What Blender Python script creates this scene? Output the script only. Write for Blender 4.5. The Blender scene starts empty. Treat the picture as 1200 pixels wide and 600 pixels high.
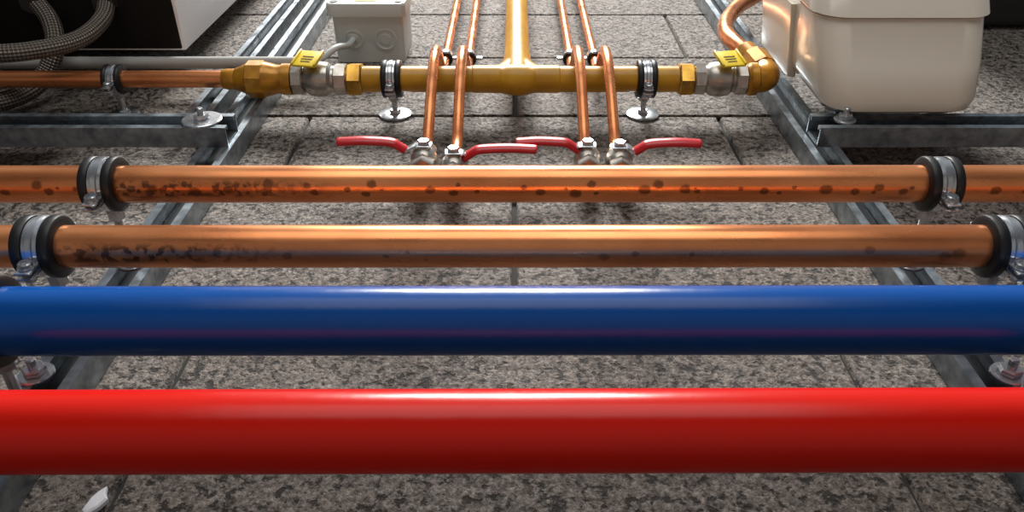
import bpy, bmesh, math, random
from mathutils import Vector, Matrix, noise as mnoise
random.seed(7)
# Layout frame: x = right along the wall, y = up the wall, z = out of the wall (metres).
BASE = 1.0     # height of layout y=0 above the floor
def W(p): return Vector((p[0], -p[2], p[1]+BASE))

# ------------------------------------------------------------------ materials
def mat(name, col, rough=.5, metal=0, coat=0, spec=.5, noise=None, bump=0, bscale=200, rvar=0):
    m = bpy.data.materials.new(name); m.use_nodes = True
    nt = m.node_tree; b = nt.nodes['Principled BSDF']
    b.inputs['Base Color'].default_value = (*col, 1)
    b.inputs['Roughness'].default_value = rough
    b.inputs['Metallic'].default_value = metal
    b.inputs['Coat Weight'].default_value = coat
    b.inputs['Coat Roughness'].default_value = .08
    b.inputs['Specular IOR Level'].default_value = spec
    tc = nt.nodes.new('ShaderNodeTexCoord')
    if noise:
        col2, sc, lo, hi = noise
        n = nt.nodes.new('ShaderNodeTexNoise'); n.inputs['Scale'].default_value = sc; n.inputs['Detail'].default_value = 6
        nt.links.new(tc.outputs['Object'], n.inputs['Vector'])
        r = nt.nodes.new('ShaderNodeMapRange'); r.inputs[1].default_value = lo; r.inputs[2].default_value = hi
        nt.links.new(n.outputs['Fac'], r.inputs[0])
        mx = nt.nodes.new('ShaderNodeMix'); mx.data_type = 'RGBA'
        mx.inputs[6].default_value = (*col, 1); mx.inputs[7].default_value = (*col2, 1)
        nt.links.new(r.outputs[0], mx.inputs[0]); nt.links.new(mx.outputs[2], b.inputs['Base Color'])
    if rvar:
        n2 = nt.nodes.new('ShaderNodeTexNoise'); n2.inputs['Scale'].default_value = 30; n2.inputs['Detail'].default_value = 5
        nt.links.new(tc.outputs['Object'], n2.inputs['Vector'])
        r2 = nt.nodes.new('ShaderNodeMapRange'); r2.inputs[1].default_value = .3; r2.inputs[2].default_value = .7
        r2.inputs[3].default_value = max(.02, rough-rvar); r2.inputs[4].default_value = rough+rvar
        nt.links.new(n2.outputs['Fac'], r2.inputs[0]); nt.links.new(r2.outputs[0], b.inputs['Roughness'])
    if bump:
        n3 = nt.nodes.new('ShaderNodeTexNoise'); n3.inputs['Scale'].default_value = bscale; n3.inputs['Detail'].default_value = 3
        nt.links.new(tc.outputs['Object'], n3.inputs['Vector'])
        bp = nt.nodes.new('ShaderNodeBump'); bp.inputs['Strength'].default_value = bump; bp.inputs['Distance'].default_value = .001
        nt.links.new(n3.outputs['Fac'], bp.inputs['Height']); nt.links.new(bp.outputs[0], b.inputs['Normal'])
    return m

M_red = mat('red_gloss_paint', (.63,.008,.001), .25, 0, 0, spec=.28, bump=.30, bscale=38)
M_blue = mat('blue_gloss_paint', (.0005,.070,.32), .25, 0, 0, spec=.32, bump=.30, bscale=38)
M_gold = mat('ochre_gas_paint', (.62,.32,.010), .36, 0, 0, noise=((.44,.21,.008),25,.35,.75), bump=.1, bscale=80)
M_brass = mat('brass', (.74,.42,.08), .3, .8, 0, noise=((.45,.22,.03),60,.4,.7), rvar=.08)
M_brassdark = mat('brass_painted', (.55,.25,.012), .3, .3, .15, noise=((.33,.13,.01),60,.4,.7))
M_nickel = mat('nickel_plate', (.57,.54,.49), .30, .85, 0, noise=((.38,.34,.29),50,.4,.7), rvar=.08)
M_steel = mat('galvanised_steel', (.40,.46,.50), .34, .88, 0, noise=((.18,.21,.24),70,.35,.7), rvar=.1, bump=.06, bscale=120)
M_strutshade = mat('strut_inner_shade', (.05,.055,.06), .5, .6, 0)  # near-black colour stands in for shade inside the struts
M_zinc = mat('bright_zinc', (.60,.63,.66), .26, .85, 0, noise=((.42,.44,.46),80,.4,.7), rvar=.08)
M_rubber = mat('black_rubber', (.009,.009,.010), .45, spec=.4)
M_redgrip = mat('red_vinyl_grip', (.52,.008,.015), .3, 0, .1)
M_yellow = mat('yellow_handle', (.82,.60,.02), .38, 0, .2)
M_dark = mat('dark_plastic', (.02,.018,.016), .6)
M_undershade = mat('boiler_underside_shade', (.009,.008,.0075), .7, spec=.2)  # shade below the white casing, put into the colour
M_white = mat('white_enamel', (.97,.98,1.0), .35, 0, .2)
M_cream = mat('cream_plastic', (.76,.71,.60), .20, 0, .25, bump=.03, bscale=90)
M_grey = mat('grey_box_plastic', (.52,.55,.54), .45)
M_conduit = mat('conduit_grey', (.38,.38,.36), .5)
M_flake = mat('white_plaster', (.75,.78,.82), .8)

def copper(name, stain=None):
    m = bpy.data.materials.new(name); m.use_nodes = True
    nt = m.node_tree; b = nt.nodes['Principled BSDF']; L = nt.links.new
    tc = nt.nodes.new('ShaderNodeTexCoord')
    b.inputs['Metallic'].default_value = .80
    def noise(sc, det=5, scale3=None):
        n = nt.nodes.new('ShaderNodeTexNoise'); n.inputs['Scale'].default_value = sc; n.inputs['Detail'].default_value = det
        if scale3:
            mp = nt.nodes.new('ShaderNodeMapping'); mp.inputs['Scale'].default_value = scale3
            L(tc.outputs['Object'], mp.inputs[0]); L(mp.outputs[0], n.inputs['Vector'])
        else: L(tc.outputs['Object'], n.inputs['Vector'])
        return n.outputs['Fac']
    def rng(v, a, c, lo=0., hi=1.):
        r = nt.nodes.new('ShaderNodeMapRange'); r.inputs[1].default_value=a; r.inputs[2].default_value=c
        r.inputs[3].default_value=lo; r.inputs[4].default_value=hi; L(v, r.inputs[0]); return r.outputs[0]
    def M(op,a,c=None,d=None):
        q=nt.nodes.new('ShaderNodeMath'); q.operation=op
        for i,v in enumerate((a,c,d)):
            if v is None: continue
            if isinstance(v,(int,float)): q.inputs[i].default_value=v
            else: L(v,q.inputs[i])
        return q.outputs[0]
    def mul(a,c): return M('MULTIPLY',a,c)
    def mix(f, a, c):
        x = nt.nodes.new('ShaderNodeMix'); x.data_type='RGBA'; L(f,x.inputs[0])
        for s,v in ((6,a),(7,c)):
            if isinstance(v,tuple): x.inputs[s].default_value=(*v,1)
            else: L(v,x.inputs[s])
        return x.outputs[2]
    colr = mix(rng(noise(9,6,(1,3,3)),.35,.7), (.90,.35,.135), (.62,.20,.070))
    if stain:
        yc, zc, r, x0, x1, dotamt, dsc = stain    # layout y, z of pipe axis, stain x range, spot strength, spots per metre
        sp = nt.nodes.new('ShaderNodeSeparateXYZ'); L(tc.outputs['Object'], sp.inputs[0])
        under = rng(sp.outputs['Z'], yc+BASE-.1*r, yc+BASE-.5*r)
        # blotches along the lower flank of the pipe (world -Y is out of the wall)
        lowf = mul(mul(rng(sp.outputs['Y'], -(zc+.72*r), -(zc+.45*r)), rng(sp.outputs['Y'], -(zc-.35*r), -(zc-.1*r))), under)
        xr = mul(rng(sp.outputs['X'], x0-.02, x0+.01), rng(sp.outputs['X'], x1+.04, x1-.08))
        bl = rng(noise(150,3,(.9,1,1)),.49,.56)
        f1 = mul(mul(bl, xr), lowf)
        hz = mul(mul(rng(noise(45,4),.40,.62), xr), lowf)
        colr = mix(mul(hz,.55), colr, (.20,.085,.04))
        acc = None
        wob = noise(260,2)
        for off,cen,sc in ((.0,.16,dsc),(7.3,.30,dsc*.8),(3.1,.02,dsc*.5)):
            v1 = nt.nodes.new('ShaderNodeTexVoronoi'); v1.voronoi_dimensions='1D'; v1.inputs['Scale'].default_value=sc
            L(M('ADD',sp.outputs['X'],off), v1.inputs['W'])
            sc3 = nt.nodes.new('ShaderNodeSeparateColor'); L(v1.outputs['Color'], sc3.inputs[0])
            dx = M('MULTIPLY', M('DIVIDE', v1.outputs['Distance'], sc), .75)
            dy = M('MULTIPLY_ADD', M('SUBTRACT',sc3.outputs[1],.5), r*.35, M('ADD', sp.outputs['Y'], zc+cen*r))
            d = M('SQRT', M('ADD', mul(dx,dx), mul(dy,dy)))
            rad = M('MULTIPLY_ADD', sc3.outputs[0], .0038, .0012)
            dd = M('DIVIDE', M('ADD', d, M('MULTIPLY_ADD', wob, .003, -.0015)), rad)
            dot = rng(dd, 1.15, .75)
            acc = dot if acc is None else M('MAXIMUM', acc, dot)
        dots = mul(acc, under)
        colr = mix(M('MAXIMUM', mul(f1,.78), mul(dots,dotamt)), colr, (.06,.028,.017))
    L(colr, b.inputs['Base Color'])
    L(rng(noise(22,6,(.4,2,2)),.3,.7,.22,.36), b.inputs['Roughness'])
    bp = nt.nodes.new('ShaderNodeBump'); bp.inputs['Strength'].default_value=.05; bp.inputs['Distance'].default_value=.001
    L(noise(90), bp.inputs['Height']); L(bp.outputs[0], b.inputs['Normal'])
    return m
M_cu = copper('copper')
M_cu1 = copper('copper_stained_a', (.665,.12,.0175,-.375,-.19,.70,24))
M_cu2 = copper('copper_stained_b', (.557,.12,.0175,-.36,-.20,.45,8))

def wallmat():
    m = bpy.data.materials.new('porous_block'); m.use_nodes=True
    nt=m.node_tree; b=nt.nodes['Principled BSDF']; L=nt.links.new
    tc=nt.nodes.new('ShaderNodeTexCoord')
    def N(sc,det=8,ro=.6,dist=0.):
        n=nt.nodes.new('ShaderNodeTexNoise'); n.inputs['Scale'].default_value=sc; n.inputs['Detail'].default_value=det; n.inputs['Roughness'].default_value=ro
        n.inputs['Distortion'].default_value=dist
        L(tc.outputs['Object'],n.inputs['Vector']); return n.outputs['Fac']
    def R(v,a,c,lo=0.,hi=1.):
        r=nt.nodes.new('ShaderNodeMapRange'); r.inputs[1].default_value=a; r.inputs[2].default_value=c
        r.inputs[3].default_value=lo; r.inputs[4].default_value=hi; L(v,r.inputs[0]); return r.outputs[0]
    def M(op,a,c,d=None):
        q=nt.nodes.new('ShaderNodeMath'); q.operation=op
        for i,v in enumerate((a,c,d)):
            if v is None: continue
            if isinstance(v,(int,float)): q.inputs[i].default_value=v
            else: L(v,q.inputs[i])
        return q.outputs[0]
    grain=N(240,6,.76); mid=N(110,5,.66); patch=N(22,5,.6); big=N(2.6,4)
    pores=R(M('ADD',mid,M('MULTIPLY',patch,-.20)),.30,.37)      # 0 in pore, 1 on face
    cr=nt.nodes.new('ShaderNodeValToRGB'); L(grain,cr.inputs[0])
    e=cr.color_ramp.elements; e[0].position=.37; e[0].color=(.085,.074,.065,1); e[1].position=.66; e[1].color=(.54,.495,.445,1)
    x=e.new(.50); x.color=(.24,.215,.192,1)
    mx=nt.nodes.new('ShaderNodeMix'); mx.data_type='RGBA'; L(pores,mx.inputs[0])
    mx.inputs[6].default_value=(.035,.029,.025,1); L(cr.outputs[0],mx.inputs[7])
    m2=nt.nodes.new('ShaderNodeMix'); m2.data_type='RGBA'; m2.blend_type='MULTIPLY'; m2.inputs[0].default_value=1
    c2=nt.nodes.new('ShaderNodeValToRGB'); L(big,c2.inputs[0])
    c2.color_ramp.elements[0].position=.3; c2.color_ramp.elements[0].color=(.80,.74,.68,1)
    c2.color_ramp.elements[1].position=.7; c2.color_ramp.elements[1].color=(1.05,1.05,1.06,1)
    L(mx.outputs[2],m2.inputs[6]); L(c2.outputs[0],m2.inputs[7]); L(m2.outputs[2],b.inputs['Base Color'])
    b.inputs['Roughness'].default_value=.6
    h=M('ADD',M('MULTIPLY',grain,.55),M('ADD',M('MULTIPLY',mid,.8),M('ADD',M('MULTIPLY',pores,.25),M('MULTIPLY',patch,1.1))))
    bp=nt.nodes.new('ShaderNodeBump'); bp.inputs['Strength'].default_value=1; bp.inputs['Distance'].default_value=.0075
    L(h,bp.inputs['Height']); L(bp.outputs[0],b.inputs['Normal'])
    return m
M_wall=wallmat()
M_joint=mat('joint_mortar',(.018,.016,.014),.9)

def braidmat():
    m=bpy.data.materials.new('braided_steel_hose'); m.use_nodes=True
    nt=m.node_tree; b=nt.nodes['Principled BSDF']; L=nt.links.new
    uv=nt.nodes.new('ShaderNodeUVMap'); uv.uv_map='UVMap'
    outs=[]
    for s in (1,-1):
        sp=nt.nodes.new('ShaderNodeSeparateXYZ'); L(uv.outputs[0],sp.inputs[0])
        q=nt.nodes.new('ShaderNodeMath'); q.operation='MULTIPLY'; q.inputs[1].default_value=s*6.2832*8; L(sp.outputs[0],q.inputs[0])
        q2=nt.nodes.new('ShaderNodeMath'); q2.operation='MULTIPLY_ADD'; q2.inputs[1].default_value=700; L(sp.outputs[1],q2.inputs[0]); L(q.outputs[0],q2.inputs[2])
        sn=nt.nodes.new('ShaderNodeMath'); sn.operation='SINE'; L(q2.outputs[0],sn.inputs[0]); outs.append(sn.outputs[0])
    mu=nt.nodes.new('ShaderNodeMath'); mu.operation='MULTIPLY'; L(outs[0],mu.inputs[0]); L(outs[1],mu.inputs[1])
    r=nt.nodes.new('ShaderNodeValToRGB'); mr=nt.nodes.new('ShaderNodeMapRange'); mr.inputs[1].default_value=-1; L(mu.outputs[0],mr.inputs[0]); L(mr.outputs[0],r.inputs[0])
    r.color_ramp.elements[0].color=(.045,.038,.032,1); r.color_ramp.elements[1].color=(.30,.26,.22,1)
    L(r.outputs[0],b.inputs['Base Color']); b.inputs['Metallic'].default_value=.5; b.inputs['Roughness'].default_value=.4
    bp=nt.nodes.new('ShaderNodeBump'); bp.inputs['Distance'].default_value=.002; L(mr.outputs[0],bp.inputs['Height']); L(bp.outputs[0],b.inputs['Normal'])
    return m
M_braid=braidmat()

# ------------------------------------------------------------------ mesh builder
class B:
    def __init__(s,name,mats,parent=None):
        s.name=name; s.mats=mats; s.bm=bmesh.new(); s.uv=s.bm.loops.layers.uv.new('UVMap'); s.parent=parent
    def mi(s,m):
        if m not in s.mats: s.mats.append(m)
        return s.mats.index(m)
    def rings(s,rings,m,close=True,cap=(True,True),uvl=None):
        k=s.mi(m); V=[[s.bm.verts.new(p) for p in r] for r in rings]
        n=len(V[0])
        for i in range(len(V)-1):
            for j in range(n if close else n-1):
                j2=(j+1)%n
                f=s.bm.faces.new((V[i][j],V[i][j2],V[i+1][j2],V[i+1][j])); f.material_index=k
                if uvl:
                    for lp,(uu,vv) in zip(f.loops,((j/n,uvl[i]),((j+1)/n,uvl[i]),((j+1)/n,uvl[i+1]),(j/n,uvl[i+1]))): lp[s.uv].uv=(uu,vv)
        if cap[0]: s.bm.faces.new(V[0][::-1]).material_index=k
        if cap[1]: s.bm.faces.new(V[-1]).material_index=k
    def tube(s,path,r,m,seg=28,rb=None,ref=None,cap=(True,True)):
        P=[Vector(p) for p in path]; n=len(P); T=[]
        for i in range(n):
            T.append((P[min(i+1,n-1)]-P[max(i-1,0)]).normalized())
        nr=Vector(ref) if ref else (Vector((0,0,1)) if abs(T[0].z)<.9 else Vector((0,1,0)))
        R=[];uvl=[0];
        for i in range(1,n): uvl.append(uvl[-1]+(P[i]-P[i-1]).length)
        for i in range(n):
            base=Vector(ref) if ref else nr
            nr=(base-T[i]*base.dot(T[i])).normalized(); bn=T[i].cross(nr)
            ri=r[i] if isinstance(r,(list,tuple)) else r
            rr=rb[i] if isinstance(rb,(list,tuple)) else (rb if rb else ri)
            R.append([P[i]+bn*math.cos(a)*ri+nr*math.sin(a)*rr for a in [2*math.pi*j/seg for j in range(seg)]])
        s.rings(R,m,cap=cap,uvl=uvl)
    def lathe(s,o,ax,prof,m,seg=32,cap=(True,True),rot=0):
        o=Vector(o); ax=Vector(ax).normalized()
        u=Vector((0,0,1)) if abs(ax.z)<.9 else Vector((1,0,0))
        u=(u-ax*u.dot(ax)).normalized(); v=ax.cross(u)
        s.rings([[o+ax*t+u*math.cos(a)*r+v*math.sin(a)*r for a in [2*math.pi*j/seg+rot for j in range(seg)]] for t,r in prof],m,cap=cap)
    def hexn(s,o,ax,t0,t1,r,m,rot=0,seg=6):
        c=min(.002,(t1-t0)*.2)
        s.lathe(o,ax,[(t0,r*.9),(t0+c,r),(t1-c,r),(t1,r*.9)],m,seg=seg,rot=rot)
    def box(s,c,size,m,bev=.001,rot=None,seg=2):
        t=bmesh.new(); bmesh.ops.create_cube(t,size=1)
        for v in t.verts: v.co=Vector((v.co.x*size[0],v.co.y*size[1],v.co.z*size[2]))
        if bev: bmesh.ops.bevel(t,geom=t.edges[:],offset=bev,segments=seg,profile=.5,affect='EDGES')
        k=s.mi(m); mp={}
        for v in t.verts:
            co=v.co.copy()
            if rot: co=rot@co
            mp[v.index]=s.bm.verts.new(co+Vector(c))
        for f in t.faces: s.bm.faces.new([mp[v.index] for v in f.verts]).material_index=k
        t.free()
    def prism(s,prof,axis,a0,a1,m,org=(0,0)):
        def P(u,v,t): return (t,u+org[0],v+org[1]) if axis=='x' else (u+org[0],t,v+org[1])
        s.rings([[P(u,v,a0) for u,v in prof],[P(u,v,a1) for u,v in prof]],m)
    def done(s,sharp=32,extra=None):
        bmesh.ops.recalc_face_normals(s.bm,faces=s.bm.faces[:])
        for v in s.bm.verts: v.co=W(v.co)
        me=bpy.data.meshes.new(s.name); s.bm.to_mesh(me); s.bm.free()
        for m in s.mats: me.materials.append(m)
        for p in me.polygons: p.use_smooth=True
        me.set_sharp_from_angle(angle=math.radians(sharp))
        o=bpy.data.objects.new(s.name,me); bpy.context.scene.collection.objects.link(o)
        if s.parent: o.parent=s.parent
        return o
def empty(name):
    e=bpy.data.objects.new(name,None); e.empty_display_size=.05; bpy.context.scene.collection.objects.link(e); return e
def smooth(pts,n=8):
    P=[Vector(p) for p in pts]; P=[P[0]*2-P[1]]+P+[P[-1]*2-P[-2]]; out=[]
    for i in range(1,len(P)-2):
        for k in range(n):
            t=k/n; a,b,c,d=P[i-1:i+3]
            out.append(.5*((2*b)+(c-a)*t+(2*a-5*b+4*c-d)*t*t+(3*b-a-3*c+d)*t**3))
    out.append(P[-2]); return out
def fillet(pts,rad,n=7):
    P=[Vector(p) for p in pts]; out=[P[0]]
    for i in range(1,len(P)-1):
        a=(P[i-1]-P[i]); c=(P[i+1]-P[i]); r=min(rad,a.length*.48,c.length*.48)
        p0=P[i]+a.normalized()*r; p2=P[i]+c.normalized()*r
        for k in range(n+1):
            t=k/n; out.append(p0*(1-t)**2+P[i]*2*t*(1-t)+p2*t*t)
    out.append(P[-1]); return out

# ------------------------------------------------------------------ wall of blocks (front faces with crumbly, chipped arrises)
w=B('wall_back',[M_wall,M_joint])
bw,bh=.605,.25; g=.0016
def block(cx,cy,sx,sy,dz):
    # grid-topped block whose edges crumble back into the joint
    step=.006 if (abs(cx)<.95 and .2<cy<1.75) else .05
    def axis(c,s):
        a=c-s/2; n=max(2,int((s-.012)/step)); return [a,a+.0015,a+.003,a+.006]+[a+.006+(s-.012)*i/n for i in range(1,n)]+[a+s-.006,a+s-.003,a+s-.0015,a+s]
    xs=axis(cx,sx); ys=axis(cy,sy); V=[]
    for y in ys:
        row=[]
        for x in xs:
            e=min(x-(cx-sx/2),cx+sx/2-x,y-(cy-sy/2),cy+sy/2-y)
            nz=mnoise.noise(Vector((x*90,y*90,3)))*.5+mnoise.noise(Vector((x*30,y*30,9)))*.6
            wdt=.0028+.0022*nz
            t=max(0,1-e/max(.0008,wdt)); z=dz-.010*t*t
            if e>.004: z+=.0009*mnoise.noise(Vector((x*55,y*55,1)))
            row.append(w.bm.verts.new((x,y,min(z,-.0004))))
        V.append(row)
    for j in range(len(ys)-1):
        for i in range(len(xs)-1): w.bm.faces.new((V[j][i],V[j][i+1],V[j+1][i+1],V[j+1][i]))
for row in range(-5,13):
    y0=.35+row*bh
    off=0 if row%2 else .3025
    for i in range(-3,4):
        x0=i*bw+off+random.uniform(-.001,.001)
        ya=max(y0,-.999)
        if y0+bh<-.99: continue
        dz=random.uniform(-.0016,-.001)
        block(x0+bw/2,(ya+y0+bh)/2,bw-2*g,y0+bh-ya-2*g,dz)
w.box((0,1.2,-.064),(4.1,4.4,.112),M_joint,bev=0)
w.done(60)
fl=B('floor',[]); fm=mat('concrete_floor',(.2,.19,.18),.8,bump=.3)
fl.box((0,-BASE-.05,1.4),(4.2,.1,3),fm,bev=0); fl.done()
c=B('plaster_flake',[])
fp=[(-.315,.394),(-.312,.400),(-.308,.405),(-.306,.398),(-.302,.393),(-.306,.385),(-.312,.379),(-.317,.383)]
c.rings([[(x,y,-.001) for x,y in fp],[(x,y,.0022) for x,y in fp],[((x+.31)*.8-.31,(y-.393)*.8+.393,.0034) for x,y in fp]],M_flake); c.done()

# ------------------------------------------------------------------ strut channels
def cprof(wd,h,t=.0025,lip=.0095,ret=.006):
    a=wd/2
    return [(-a,0),(a,0),(a,h),(a-lip,h),(a-lip,h-ret),(a-lip+t,h-ret),(a-lip+t,h-t),(a-t,h-t),(a-t,t),(-a+t,t),(-a+t,h-t),(-a+lip-t,h-t),(-a+lip-t,h-ret),(-a+lip,h-ret),(-a+lip,h),(-a,h)]
def channel(axis,pos,a0,a1,z0,h,wd=.041):
    s=B('strut_channel',[M_steel,M_strutshade])
    s.prism(cprof(wd,h),axis,a0,a1,M_steel,org=(pos,z0))
    # dark sheet over the inner web, painting the shade inside the channel
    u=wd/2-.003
    if axis=='y': s.box((pos,(a0+a1)/2,z0+.004),(2*u,a1-a0-.002,.002),M_strutshade,bev=0)
    else: s.box(((a0+a1)/2,pos,z0+.004),(a1-a0-.002,2*u,.002),M_strutshade,bev=0)
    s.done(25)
channel('y',-.386,-.99,3.2,0,.028)
channel('y',.399,-.99,3.2,0,.028)
channel('y',-.445,1.0,3.2,0,.028,.036)
channel('x',.957,-1.7,-.369,.028,.027,.046)
channel('x',.957,.39,1.7,.028,.027,.046)
def bolt(name,x,y,z,r,mt=None):
    mt=mt or M_zinc
    s=B(name,[mt]); s.lathe((x,y,z),(0,0,1),[(0,r),(.002,r),(.003,r*.94),(.003,.009)],mt)
    s.hexn((x,y,z),(0,0,1),.003,.009,.0095,M_zinc,rot=.3); s.lathe((x,y,z),(0,0,1),[(.009,.004),(.017,.004),(.018,.003)],M_zinc,16); s.done()
bolt('washer_bolt',-.405,.957,.055,.0255)
bolt('washer_bolt',.428,.957,.055,.014)
bolt('washer_bolt',-.400,.50,.028,.0145)
bolt('washer_bolt',.413,.500,.028,.0145)

# ------------------------------------------------------------------ big horizontal pipes
def hpipe(name,y,r,m,y2=None,x0=-1.6,x1=1.6,z=.12):
    s=B(name,[m]); y2=y if y2 is None else y2
    n=40; s.tube([(x0+(x1-x0)*i/n,y+(y2-y)*i/n,z) for i in range(n+1)],r,m,seg=72); s.done()
hpipe('red_pipe',.3425,.0256,M_red,.3535)
hpipe('blue_pipe',.4535,.0254,M_blue,.4605)
hpipe('copper_pipe',.663,.0176,M_cu1,.667)
hpipe('copper_pipe',.555,.0178,M_cu2,.558)

# ------------------------------------------------------------------ pipe clamps
def clamp(x,y,z,rp,zb,w=.031,plate=.0135,tilt=0,nm='pipe_clamp',band=.0063):
    s=B(nm,[M_rubber,M_zinc]); o=(x,y,z); h=w/2
    q=band
    s.lathe(o,(1,0,0),[(-h,rp-.0002),(-h,rp+.0058),(-h+.0012,rp+.0078),(-h+.003,rp+.0086),(-q-.0015,rp+.0086),(-q-.0003,rp+.0078),(-q,rp+.005),(q,rp+.005),(q+.0003,rp+.0078),(q+.0015,rp+.0086),(h-.003,rp+.0086),(h-.0012,rp+.0078),(h,rp+.0058),(h,rp-.0002)],M_rubber,seg=56,cap=(False,False))
    q-=.0002
    s.lathe(o,(1,0,0),[(-q,rp+.004),(-q,rp+.0068),(-q*.5,rp+.007),(-q*.35,rp+.0082),(q*.35,rp+.0082),(q*.5,rp+.007),(q,rp+.0068),(q,rp+.004)],M_zinc,seg=56,cap=(False,False))
    for sg in (-1,1):
        yc=y+sg*(rp+.0140)
        for zz in (-.0028,.0028):
            s.box((x,yc,z+zz-.004),(q*2.1,.017,.0022),M_zinc,bev=.0009)
        s.lathe((x,yc,z-.014),(0,0,1),[(0,.0028),(.014,.0028)],M_zinc,12)
        s.lathe((x,yc,z),(0,0,1),[(.0,.0068),(.0012,.0068),(.0012,.0055),(.0045,.0055),(.0055,.0045),(.0055,.0025),(.004,.0022)],M_zinc,20)
        s.hexn((x,yc,z),(0,0,1),-.0125,-.008,.0052,M_zinc)
    s.hexn(o,(0,0,-1),rp+.006,rp+.02 if z-zb>.07 else rp+.014,.0085,M_zinc)
    s.lathe(o,(0,0,-1),[(rp+.01,.0042),(z-zb,.0042)],M_zinc,16)
    s.lathe((x,y,zb),(0,0,1),[(0,plate),(.0022,plate),(.003,plate*.93),(.003,.008)],M_zinc,36)
    s.hexn((x,y,zb),(0,0,1),.003,.0085,.008,M_zinc,rot=.2)
    s.done(35)
for x in (-.386,.3985):
    clamp(x,.665,.12,.0176,.028)
    clamp(x+(.006 if x>0 else -.004),.5565,.12,.0178,.028,w=.033)
    clamp(x,.4535+.0055*(x+1)/1.4,.12,.0256,.028)
    clamp(x,.3425+.0055*(x+1)/.8,.12,.0258,.028)
MY,MZ=1.1025,.055
clamp(-.177,MY,MZ,.0188,0,plate=.024,w=.028,band=.006)
clamp(.190,MY,MZ,.0188,0,plate=.024,w=.028,band=.006)
clamp(-.578,MY,MZ,.0126,0,plate=.02,w=.026,band=.006)

# ------------------------------------------------------------------ ochre gas manifold with swept tee
gm=empty('gas_manifold')
s=B('header_tube',[M_gold],gm)
s.tube([(-.219,MY,MZ),(-.04,MY,MZ)],.0186,M_gold,48); s.tube([(.04,MY,MZ),(.236,MY,MZ)],.0186,M_gold,48)
s.tube([(0.004,MY+.06,MZ),(0.004,3.3,MZ)],.0195,M_gold,48)
for xx in (-.045,.045): s.lathe((xx,MY,MZ),(1,0,0),[(-.003,.0186),(-.001,.0196),(.001,.0196),(.003,.0186)],M_gold,48)
s.done()
s=B('tee_fitting',[M_gold],gm)
s.tube([(-.062,MY,MZ),(.066,MY,MZ)],.0198,M_gold,40)
s.tube([(0.004,MY,MZ),(0.004,MY+.095,MZ)],.0207,M_gold,40)
for sg in (-1,1):
    s.tube(smooth([(.004+sg*.05,MY+.001,MZ),(.004+sg*.022,MY+.012,MZ),(.004+sg*.006,MY+.045,MZ)],5),.0175,M_gold,32)
s.lathe((0.004,MY-.003,MZ),(1,0,0),[(-.024,.019),(-.01,.022),(.01,.022),(.024,.019)],M_gold,40)
o=s.done()
md=o.modifiers.new('weld','REMESH'); md.mode='VOXEL'; md.voxel_size=.0016; md.use_smooth_shade=True
md=o.modifiers.new('soft','SMOOTH'); md.factor=.5; md.iterations=10

# ------------------------------------------------------------------ valves on the header axis
def gasvalve(x0,x1,hx,flip,name='gas_ball_valve'):
    s=B(name,[M_nickel,M_brass,M_yellow,M_dark]); L=x1-x0; o=(x0,MY,MZ)
    s.hexn(o,(1,0,0),0,L*.22,.0235,M_nickel,seg=8)
    s.lathe(o,(1,0,0),[(L*.2,.017),(L*.26,.020),(L*.32,.0235),(L*.5,.0255),(L*.66,.0235),(L*.72,.019),(L*.8,.0185)],M_nickel,36)
    s.hexn(o,(1,0,0),L*.76,L,.0225,M_nickel,seg=8,rot=.2)
    xm=x0+L*.40+hx
    s.lathe((xm,MY,MZ),(0,0,1),[(.02,.0095),(.027,.0095),(.027,.006),(.031,.006)],M_nickel,24)
    s.hexn((xm,MY,MZ),(0,0,1),.031,.0335,.008,M_nickel)
    a=math.radians(-12*flip)
    R=Matrix.Rotation(a,3,'Z')@Matrix.Rotation(math.radians(14),3,'X')
    c0=Vector((xm,MY-.008,MZ+.033))
    s.box(c0,(.034,.038,.0035),M_yellow,bev=.0016,rot=R,seg=3)
    for k in (-.009,-.003,.003):
        s.box(c0+R@Vector((0,k,.0020)),(.018-abs(k)*.5,.0014,.0008),M_dark,bev=0,rot=R)
    for e in (-1,1):
        s.box(c0+R@Vector((e*.0165,0,.0015)),(.0035,.037,.006),M_yellow,bev=.0013,rot=R)
    s.done()
gasvalve(-.321,-.241,-.004,1)
gasvalve(.258,.335,.016,-1)
s=B('brass_hex_nut',[M_brass]); s.hexn((-.241,MY,MZ),(1,0,0),.0003,.0215,.0245,M_brass,rot=.25); s.done()
s=B('brass_hex_nut',[M_brass]); s.hexn((.2365,MY,MZ),(1,0,0),0,.0213,.0245,M_brass,rot=.25); s.done()
s=B('brass_union',[M_brassdark]); o=(-.4215,MY,MZ)
s.lathe(o,(1,0,0),[(0,.0138),(.006,.0150),(.018,.0150),(.020,.0165),(.026,.0185),(.034,.022),(.038,.0235)],M_brassdark,40)
s.hexn(o,(1,0,0),.036,.062,.0268,M_brassdark,rot=.39,seg=8)
s.lathe(o,(1,0,0),[(.060,.025),(.066,.024),(.078,.0205),(.086,.0205),(.087,.0225),(.1003,.0225)],M_brassdark,40); s.done()
s=B('copper_pipe',[M_cu]); s.tube([(-1.6,MY,MZ),(-1.0,MY,MZ),(-.421,MY,MZ)],.0122,M_cu,40); s.done()
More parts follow.
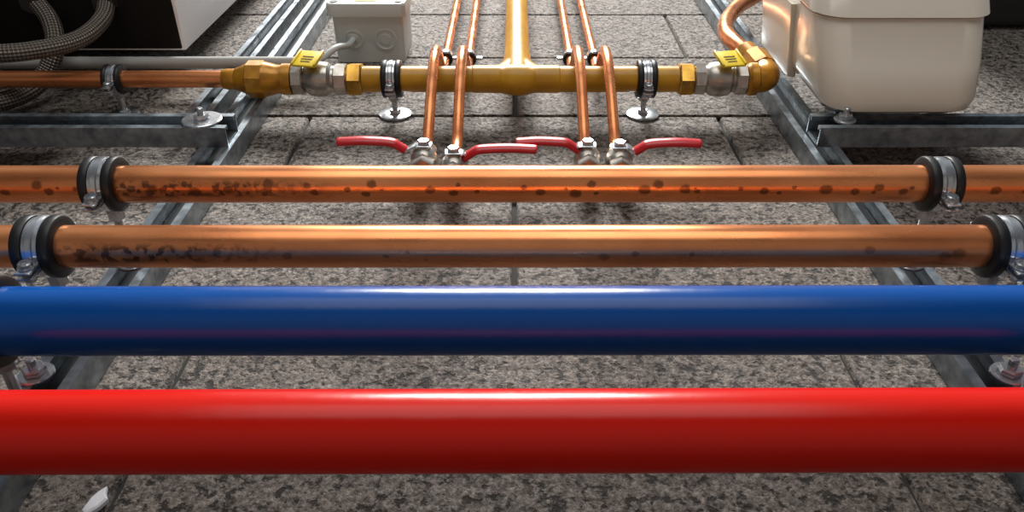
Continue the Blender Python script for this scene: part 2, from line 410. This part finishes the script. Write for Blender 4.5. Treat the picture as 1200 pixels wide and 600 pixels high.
# right hand brass elbow and bent copper pipe
s=B('brass_elbow',[M_brassdark])
s.lathe((.335,MY,MZ),(1,0,0),[(0,.0205),(.004,.0235),(.014,.0235),(.017,.020)],M_brassdark,40)
s.tube(smooth([(.347,MY,MZ),(.360,MY+.002,MZ),(.368,MY+.014,MZ+.001),(.366,MY+.035,MZ+.003)],8),.0195,M_brassdark,36)
s.tube([(.3665,MY+.03,MZ+.003),(.360,MY+.062,MZ+.008)],.0215,M_brassdark,8)
s.tube([(.361,MY+.058,MZ+.008),(.353,MY+.085,MZ+.012)],.0165,M_brassdark,32)
s.done()
s=B('bent_copper_pipe',[M_cu]); s.tube(smooth([(.356,1.17,.065),(.344,1.21,.07),(.340,1.26,.07),(.354,1.325,.07),(.394,1.41,.07),(.452,1.50,.065),(.56,1.66,.06),(.62,2.0,.06),(.62,2.8,.06)],10),.0128,M_cu,36); s.done()

# ------------------------------------------------------------------ four copper risers and lever valves
def lever_valve(x,y,z,dirn,r0,r1,ang=0):
    s=B('lever_ball_valve',[M_nickel,M_redgrip,M_brass])
    o=(x,y-.026,z)
    s.hexn(o,(0,1,0),-.006,.010,.0155,M_nickel)
    s.lathe(o,(0,1,0),[(.008,.011),(.014,.015),(.024,.0175),(.034,.015),(.040,.011)],M_nickel,28)
    s.hexn(o,(0,1,0),.038,.050,.0145,M_nickel,rot=.3)
    s.hexn(o,(0,1,0),.051,.058,.0115,M_brass,rot=.3)
    s.lathe((x,y,z),(0,0,1),[(.010,.0085),(.0185,.0085),(.0185,.004),(.023,.004)],M_nickel,20)
    s.hexn((x,y,z),(0,0,1),.0205,.0255,.0075,M_zinc)
    c,sn=math.cos(ang),math.sin(ang)
    def P(t,zz): return (x+dirn*t*c,y+t*sn,z+zz)
    st=[P(-.010,.0195),P(.006,.0195),P(.013,.0175),P(r0-.006,.0125),P(r0+.002,.0175),P(r0+.012,.022)]
    s.tube(smooth(st,4),.0078,M_zinc,16,rb=.0012,ref=(0,0,1))
    gp=smooth([P(r0-.007,.0110),P(r0+.001,.0165),P(r0+.010,.0215),P(r0+.03,.0230),P((r0+r1)/2+.01,.0232),P(r1-.004,.0215),P(r1,.0210)],5)
    n=len(gp); ra=[]; rb=[]
    for i in range(n):
        e=min(1,(n-1-i)/3.5); e=math.sqrt(max(.08,1-(1-e)**2)); ra.append(.0092*e*(.88+.12*math.sin(math.pi*i/n))); rb.append(.0050*e)
    s.tube(gp,ra,M_redgrip,20,rb=rb,ref=(0,0,1))
    s.done(40)
VX=[-.1126,-.0743,.0907,.130]
VY=[.898,.878,.898,.894]
lever_valve(VX[0],VY[0],.03,-1,.030,.107,.03)
lever_valve(VX[1],VY[1],.03, 1,.020,.101,.02)
lever_valve(VX[2],VY[2],.03,-1,.018,.089,.02)
lever_valve(VX[3],VY[3],.03, 1,.026,.100,.02)
for i,x in enumerate(VX):
    s=B('copper_riser',[M_cu])
    p=[(x,VY[i]+.033,.03),(x,.950,.036),(x,1.045,.082),(x,1.09,.0935),(x,1.125,.090),(x,1.155,.066),(x,1.18,.040),(x,1.215,.03),(x,1.28,.03),(x,1.8,.03),(x,3.2,.03)]
    s.tube(smooth(p,8),.0073,M_cu,28); s.done()
    s=B('copper_branch',[M_cu]); s.tube(fillet([(x,VY[i]-.033,.03),(x,VY[i]-.06,.03),(x,.70,.105),(x,.682,.1125)],.03),.0073,M_cu,24); s.done()
for xa,xb in ((VX[0],VX[1]),(VX[2],VX[3])):
    for yy in (1.262,2.1):
        s=B('double_pipe_clip',[M_zinc,M_rubber])
        for x in (xa,xb):
            s.lathe((x,yy,.03),(0,1,0),[(-.009,.0074),(-.009,.0115),(.009,.0115),(.009,.0074)],M_rubber,28,cap=(False,False))
            s.lathe((x,yy,.03),(0,1,0),[(-.006,.011),(-.006,.0128),(.006,.0128),(.006,.011)],M_zinc,28,cap=(False,False))
            s.lathe((x,yy,0),(0,0,1),[(0,.014),(.0025,.014),(.003,.006),(.019,.005)],M_zinc,24)
            for e in (-1,1): s.box((x+e*.0165,yy,.03),(.010,.012,.004),M_zinc,bev=.0008)
        s.done()

# ------------------------------------------------------------------ junction box + conduit
def rrect(cx,cy,wx,wy,r,z,n=6,zt=None):
    out=[]
    for (sx,sy,a0) in ((1,1,0),(-1,1,90),(-1,-1,180),(1,-1,270)):
        for k in range(n+1):
            a=math.radians(a0+90*k/n)
            out.append((cx+sx*(wx/2-r)+r*math.cos(a),cy+sy*(wy/2-r)+r*math.sin(a),z))
    return out
s=B('junction_box',[M_grey,M_yellow,M_dark]); cx,cy=-.246,1.385
s.rings([rrect(cx,cy,.116,.120,.010,0),rrect(cx,cy,.118,.122,.010,.078),rrect(cx,cy,.122,.126,.011,.080)],M_grey)
s.rings([rrect(cx,cy,.131,.135,.012,.080),rrect(cx,cy,.132,.136,.012,.098),rrect(cx,cy,.129,.133,.012,.101),rrect(cx,cy,.120,.124,.010,.102)],M_grey)
for ex in (-1,1):
    for ey in (-1,1): s.lathe((cx+ex*.053,cy+ey*.055,.102),(0,0,1),[(0,.006),(.0015,.006),(.0015,.004),(.0005,.004)],M_grey,20)
for ex,r in ((-.026,.014),(.028,.016)):
    s.lathe((cx+ex,cy-.0605,.04),(0,-1,0),[(0,r+.003),(.0015,r+.003),(.002,r),(.0005,r-.001),(.0005,r*.6),(.002,r*.55),(.002,r*.5)],M_grey,32)
s.box((cx,cy-.045,.1025),(.036,.02,.0006),M_yellow,bev=0)
for k in range(3): s.box((cx,cy-.05+k*.005,.103),(.026,.0012,.0003),M_dark,bev=0)
s.done()
s=B('grey_conduit',[M_conduit]); s.tube([(-1.6,1.206,.042),(-.325,1.206,.042)],.0095,M_conduit,28)
s.lathe((-.325,1.206,.042),(1,0,0),[(-.012,.0095),(-.012,.0115),(0,.0115),(.004,.007)],M_conduit,28); s.done()
s=B('box_cable',[M_grey]); s.tube(smooth([(-.33,1.206,.042),(-.305,1.21,.046),(-.283,1.235,.056),(-.273,1.28,.045),(-.272,1.33,.04)],8),.005,M_grey,20); s.done()

# ------------------------------------------------------------------ boiler + hoses
s=B('wall_boiler',[M_white,M_undershade])
bx0,bx1,by0,by1,bz0,bz1=-1.25,-.524,1.240,2.1,.05,.40
s.box(((bx0+bx1)/2,(by0+by1)/2,(bz0+bz1)/2),(bx1-bx0,by1-by0,bz1-bz0),M_white,bev=.002)
s.box(((bx0+bx1)/2-.001,by0-.001,(bz0+bz1)/2),(bx1-bx0-.008,.006,bz1-bz0-.008),M_undershade,bev=.001)  # dark sheet painting the shade under the boiler
for xx,zz in ((-.737,.131),(-.626,.131),(-.86,.15),(-.97,.15)):
    s.hexn((xx,by0-.002,zz),(0,-1,0),0,.02,.018,M_dark)
for yy in (1.4,1.95): s.box(((bx0+bx1)/2,yy,.0265),(.5,.04,.049),M_steel,bev=.001)
s.done()
s=B('braided_hose',[M_braid]); s.tube(smooth([(-.737,1.236,.131),(-.705,1.205,.108),(-.693,1.175,.078),(-.712,1.155,.04),(-.732,1.125,.024),(-.77,1.085,.022),(-.86,1.05,.022),(-1.1,1.04,.022),(-1.5,1.04,.022)],10),.0135,M_braid,32); s.done()
s=B('braided_hose',[M_braid]); s.tube(smooth([(-.626,1.236,.131),(-.618,1.19,.115),(-.628,1.13,.105),(-.66,1.075,.108),(-.72,1.045,.112),(-.9,1.03,.112),(-1.2,1.06,.09),(-1.5,1.06,.09)],10),.0125,M_braid,32); s.done()
s=B('drain_pipe',[M_dark]); s.tube(smooth([(-.80,1.236,.16),(-.80,1.18,.15),(-.84,1.13,.14),(-1.0,1.11,.14),(-1.4,1.11,.14)],8),.012,M_dark,24); s.done()

# ------------------------------------------------------------------ cream equipment housing on the right strut
s=B('cream_pump_housing',[M_cream,M_zinc,M_dark]); DY=-.028
def ring(z,x0,x1,y0,y1,r): return rrect((x0+x1)/2,(y0+y1)/2+DY,x1-x0,y1-y0,r,z,n=10)
s.rings([ring(.060,.425,.580,1.010,1.24,.03),ring(.0615,.412,.592,.994,1.25,.036),ring(.067,.404,.600,.985,1.26,.04),ring(.080,.400,.604,.983,1.265,.042),
  ring(.12,.395,.610,1.006,1.275,.042),ring(.168,.390,.616,1.042,1.285,.042),ring(.1695,.388,.618,1.042,1.287,.042)],M_cream)
s.rings([ring(.1705,.3875,.620,1.0405,1.289,.043),ring(.172,.3865,.621,1.0385,1.291,.043),ring(.190,.387,.621,1.052,1.291,.044),ring(.202,.391,.617,1.064,1.288,.042),ring(.209,.40,.608,1.078,1.278,.04),ring(.211,.42,.59,1.10,1.26,.03)],M_cream)
# back shell flange around the body
s.rings([ring(.055,.398,.41,1.14,1.29,.0035),ring(.16,.384,.40,1.14,1.29,.0035)],M_cream)
for xx in (.435,.57):
    s.lathe((xx,1.01,.0),(0,0,1),[(0,.02),(.003,.02),(.003,.008),(.062,.008)],M_zinc,24)
    s.lathe((xx,1.01,.046),(0,0,1),[(0,.014),(.004,.014),(.005,.01),(.014,.01)],M_zinc,24)
s.lathe((.5,1.15,0),(0,0,1),[(0,.03),(.063,.03)],M_dark,24)
s.done(40)
s=B('dark_equipment_casing',[M_dark]); s.box((.95,1.75,.13),(.50,.50,.25),M_dark,bev=.012,seg=3); s.done()

# ------------------------------------------------------------------ lights, world, camera
def area(name,loc,target,sx,sy,power,col):
    l=bpy.data.lights.new(name,'AREA'); l.shape='RECTANGLE'; l.size=sx; l.size_y=sy; l.energy=power; l.color=col
    o=bpy.data.objects.new(name,l); bpy.context.scene.collection.objects.link(o)
    o.location=W(loc); d=(W(target)-W(loc)).normalized(); o.rotation_euler=d.to_track_quat('-Z','Y').to_euler(); return o
area('window_light',(-.03,4.2,1.95),(0,.5,.05),1.4,.9,275,(1,.98,.94))
area('front_fill_light',(.02,.8,2.2),(0,.6,.05),1.9,1.5,22,(1,.98,.95))  # added soft fill to brighten the pipe fronts, not an actual window
wd=bpy.data.worlds.new('room'); bpy.context.scene.world=wd; wd.use_nodes=True
nt=wd.node_tree; bg=nt.nodes['Background']
tc=nt.nodes.new('ShaderNodeTexCoord'); sp=nt.nodes.new('ShaderNodeSeparateXYZ'); nt.links.new(tc.outputs['Generated'],sp.inputs[0])
cr=nt.nodes.new('ShaderNodeValToRGB'); mr=nt.nodes.new('ShaderNodeMapRange'); mr.inputs[1].default_value=-1; nt.links.new(sp.outputs['Z'],mr.inputs[0]); nt.links.new(mr.outputs[0],cr.inputs[0])
e=cr.color_ramp.elements; e[0].position=.25; e[0].color=(.03,.03,.034,1); e[1].position=.98; e[1].color=(.18,.19,.21,1)
x=e.new(.55); x.color=(.10,.105,.115,1)
x=e.new(.78); x.color=(.30,.32,.35,1)
nt.links.new(cr.outputs[0],bg.inputs[0]); bg.inputs[1].default_value=1.0

cam=bpy.data.cameras.new('camera'); co=bpy.data.objects.new('camera',cam); bpy.context.scene.collection.objects.link(co)
cam.sensor_fit='HORIZONTAL'; cam.sensor_width=36; cam.lens=28.0; cam.clip_start=.01; cam.shift_x=-.0025
ph=math.radians(33.6); r=Vector((1,0,0)); u=Vector((0,-math.cos(ph),math.sin(ph))); f=Vector((0,math.sin(ph),math.cos(ph)))
m=Matrix((r,u,-f)).transposed().to_4x4(); m.translation=W((0,0,.48)); co.matrix_world=m
bpy.context.scene.camera=co
bpy.context.scene.view_settings.view_transform='Standard'
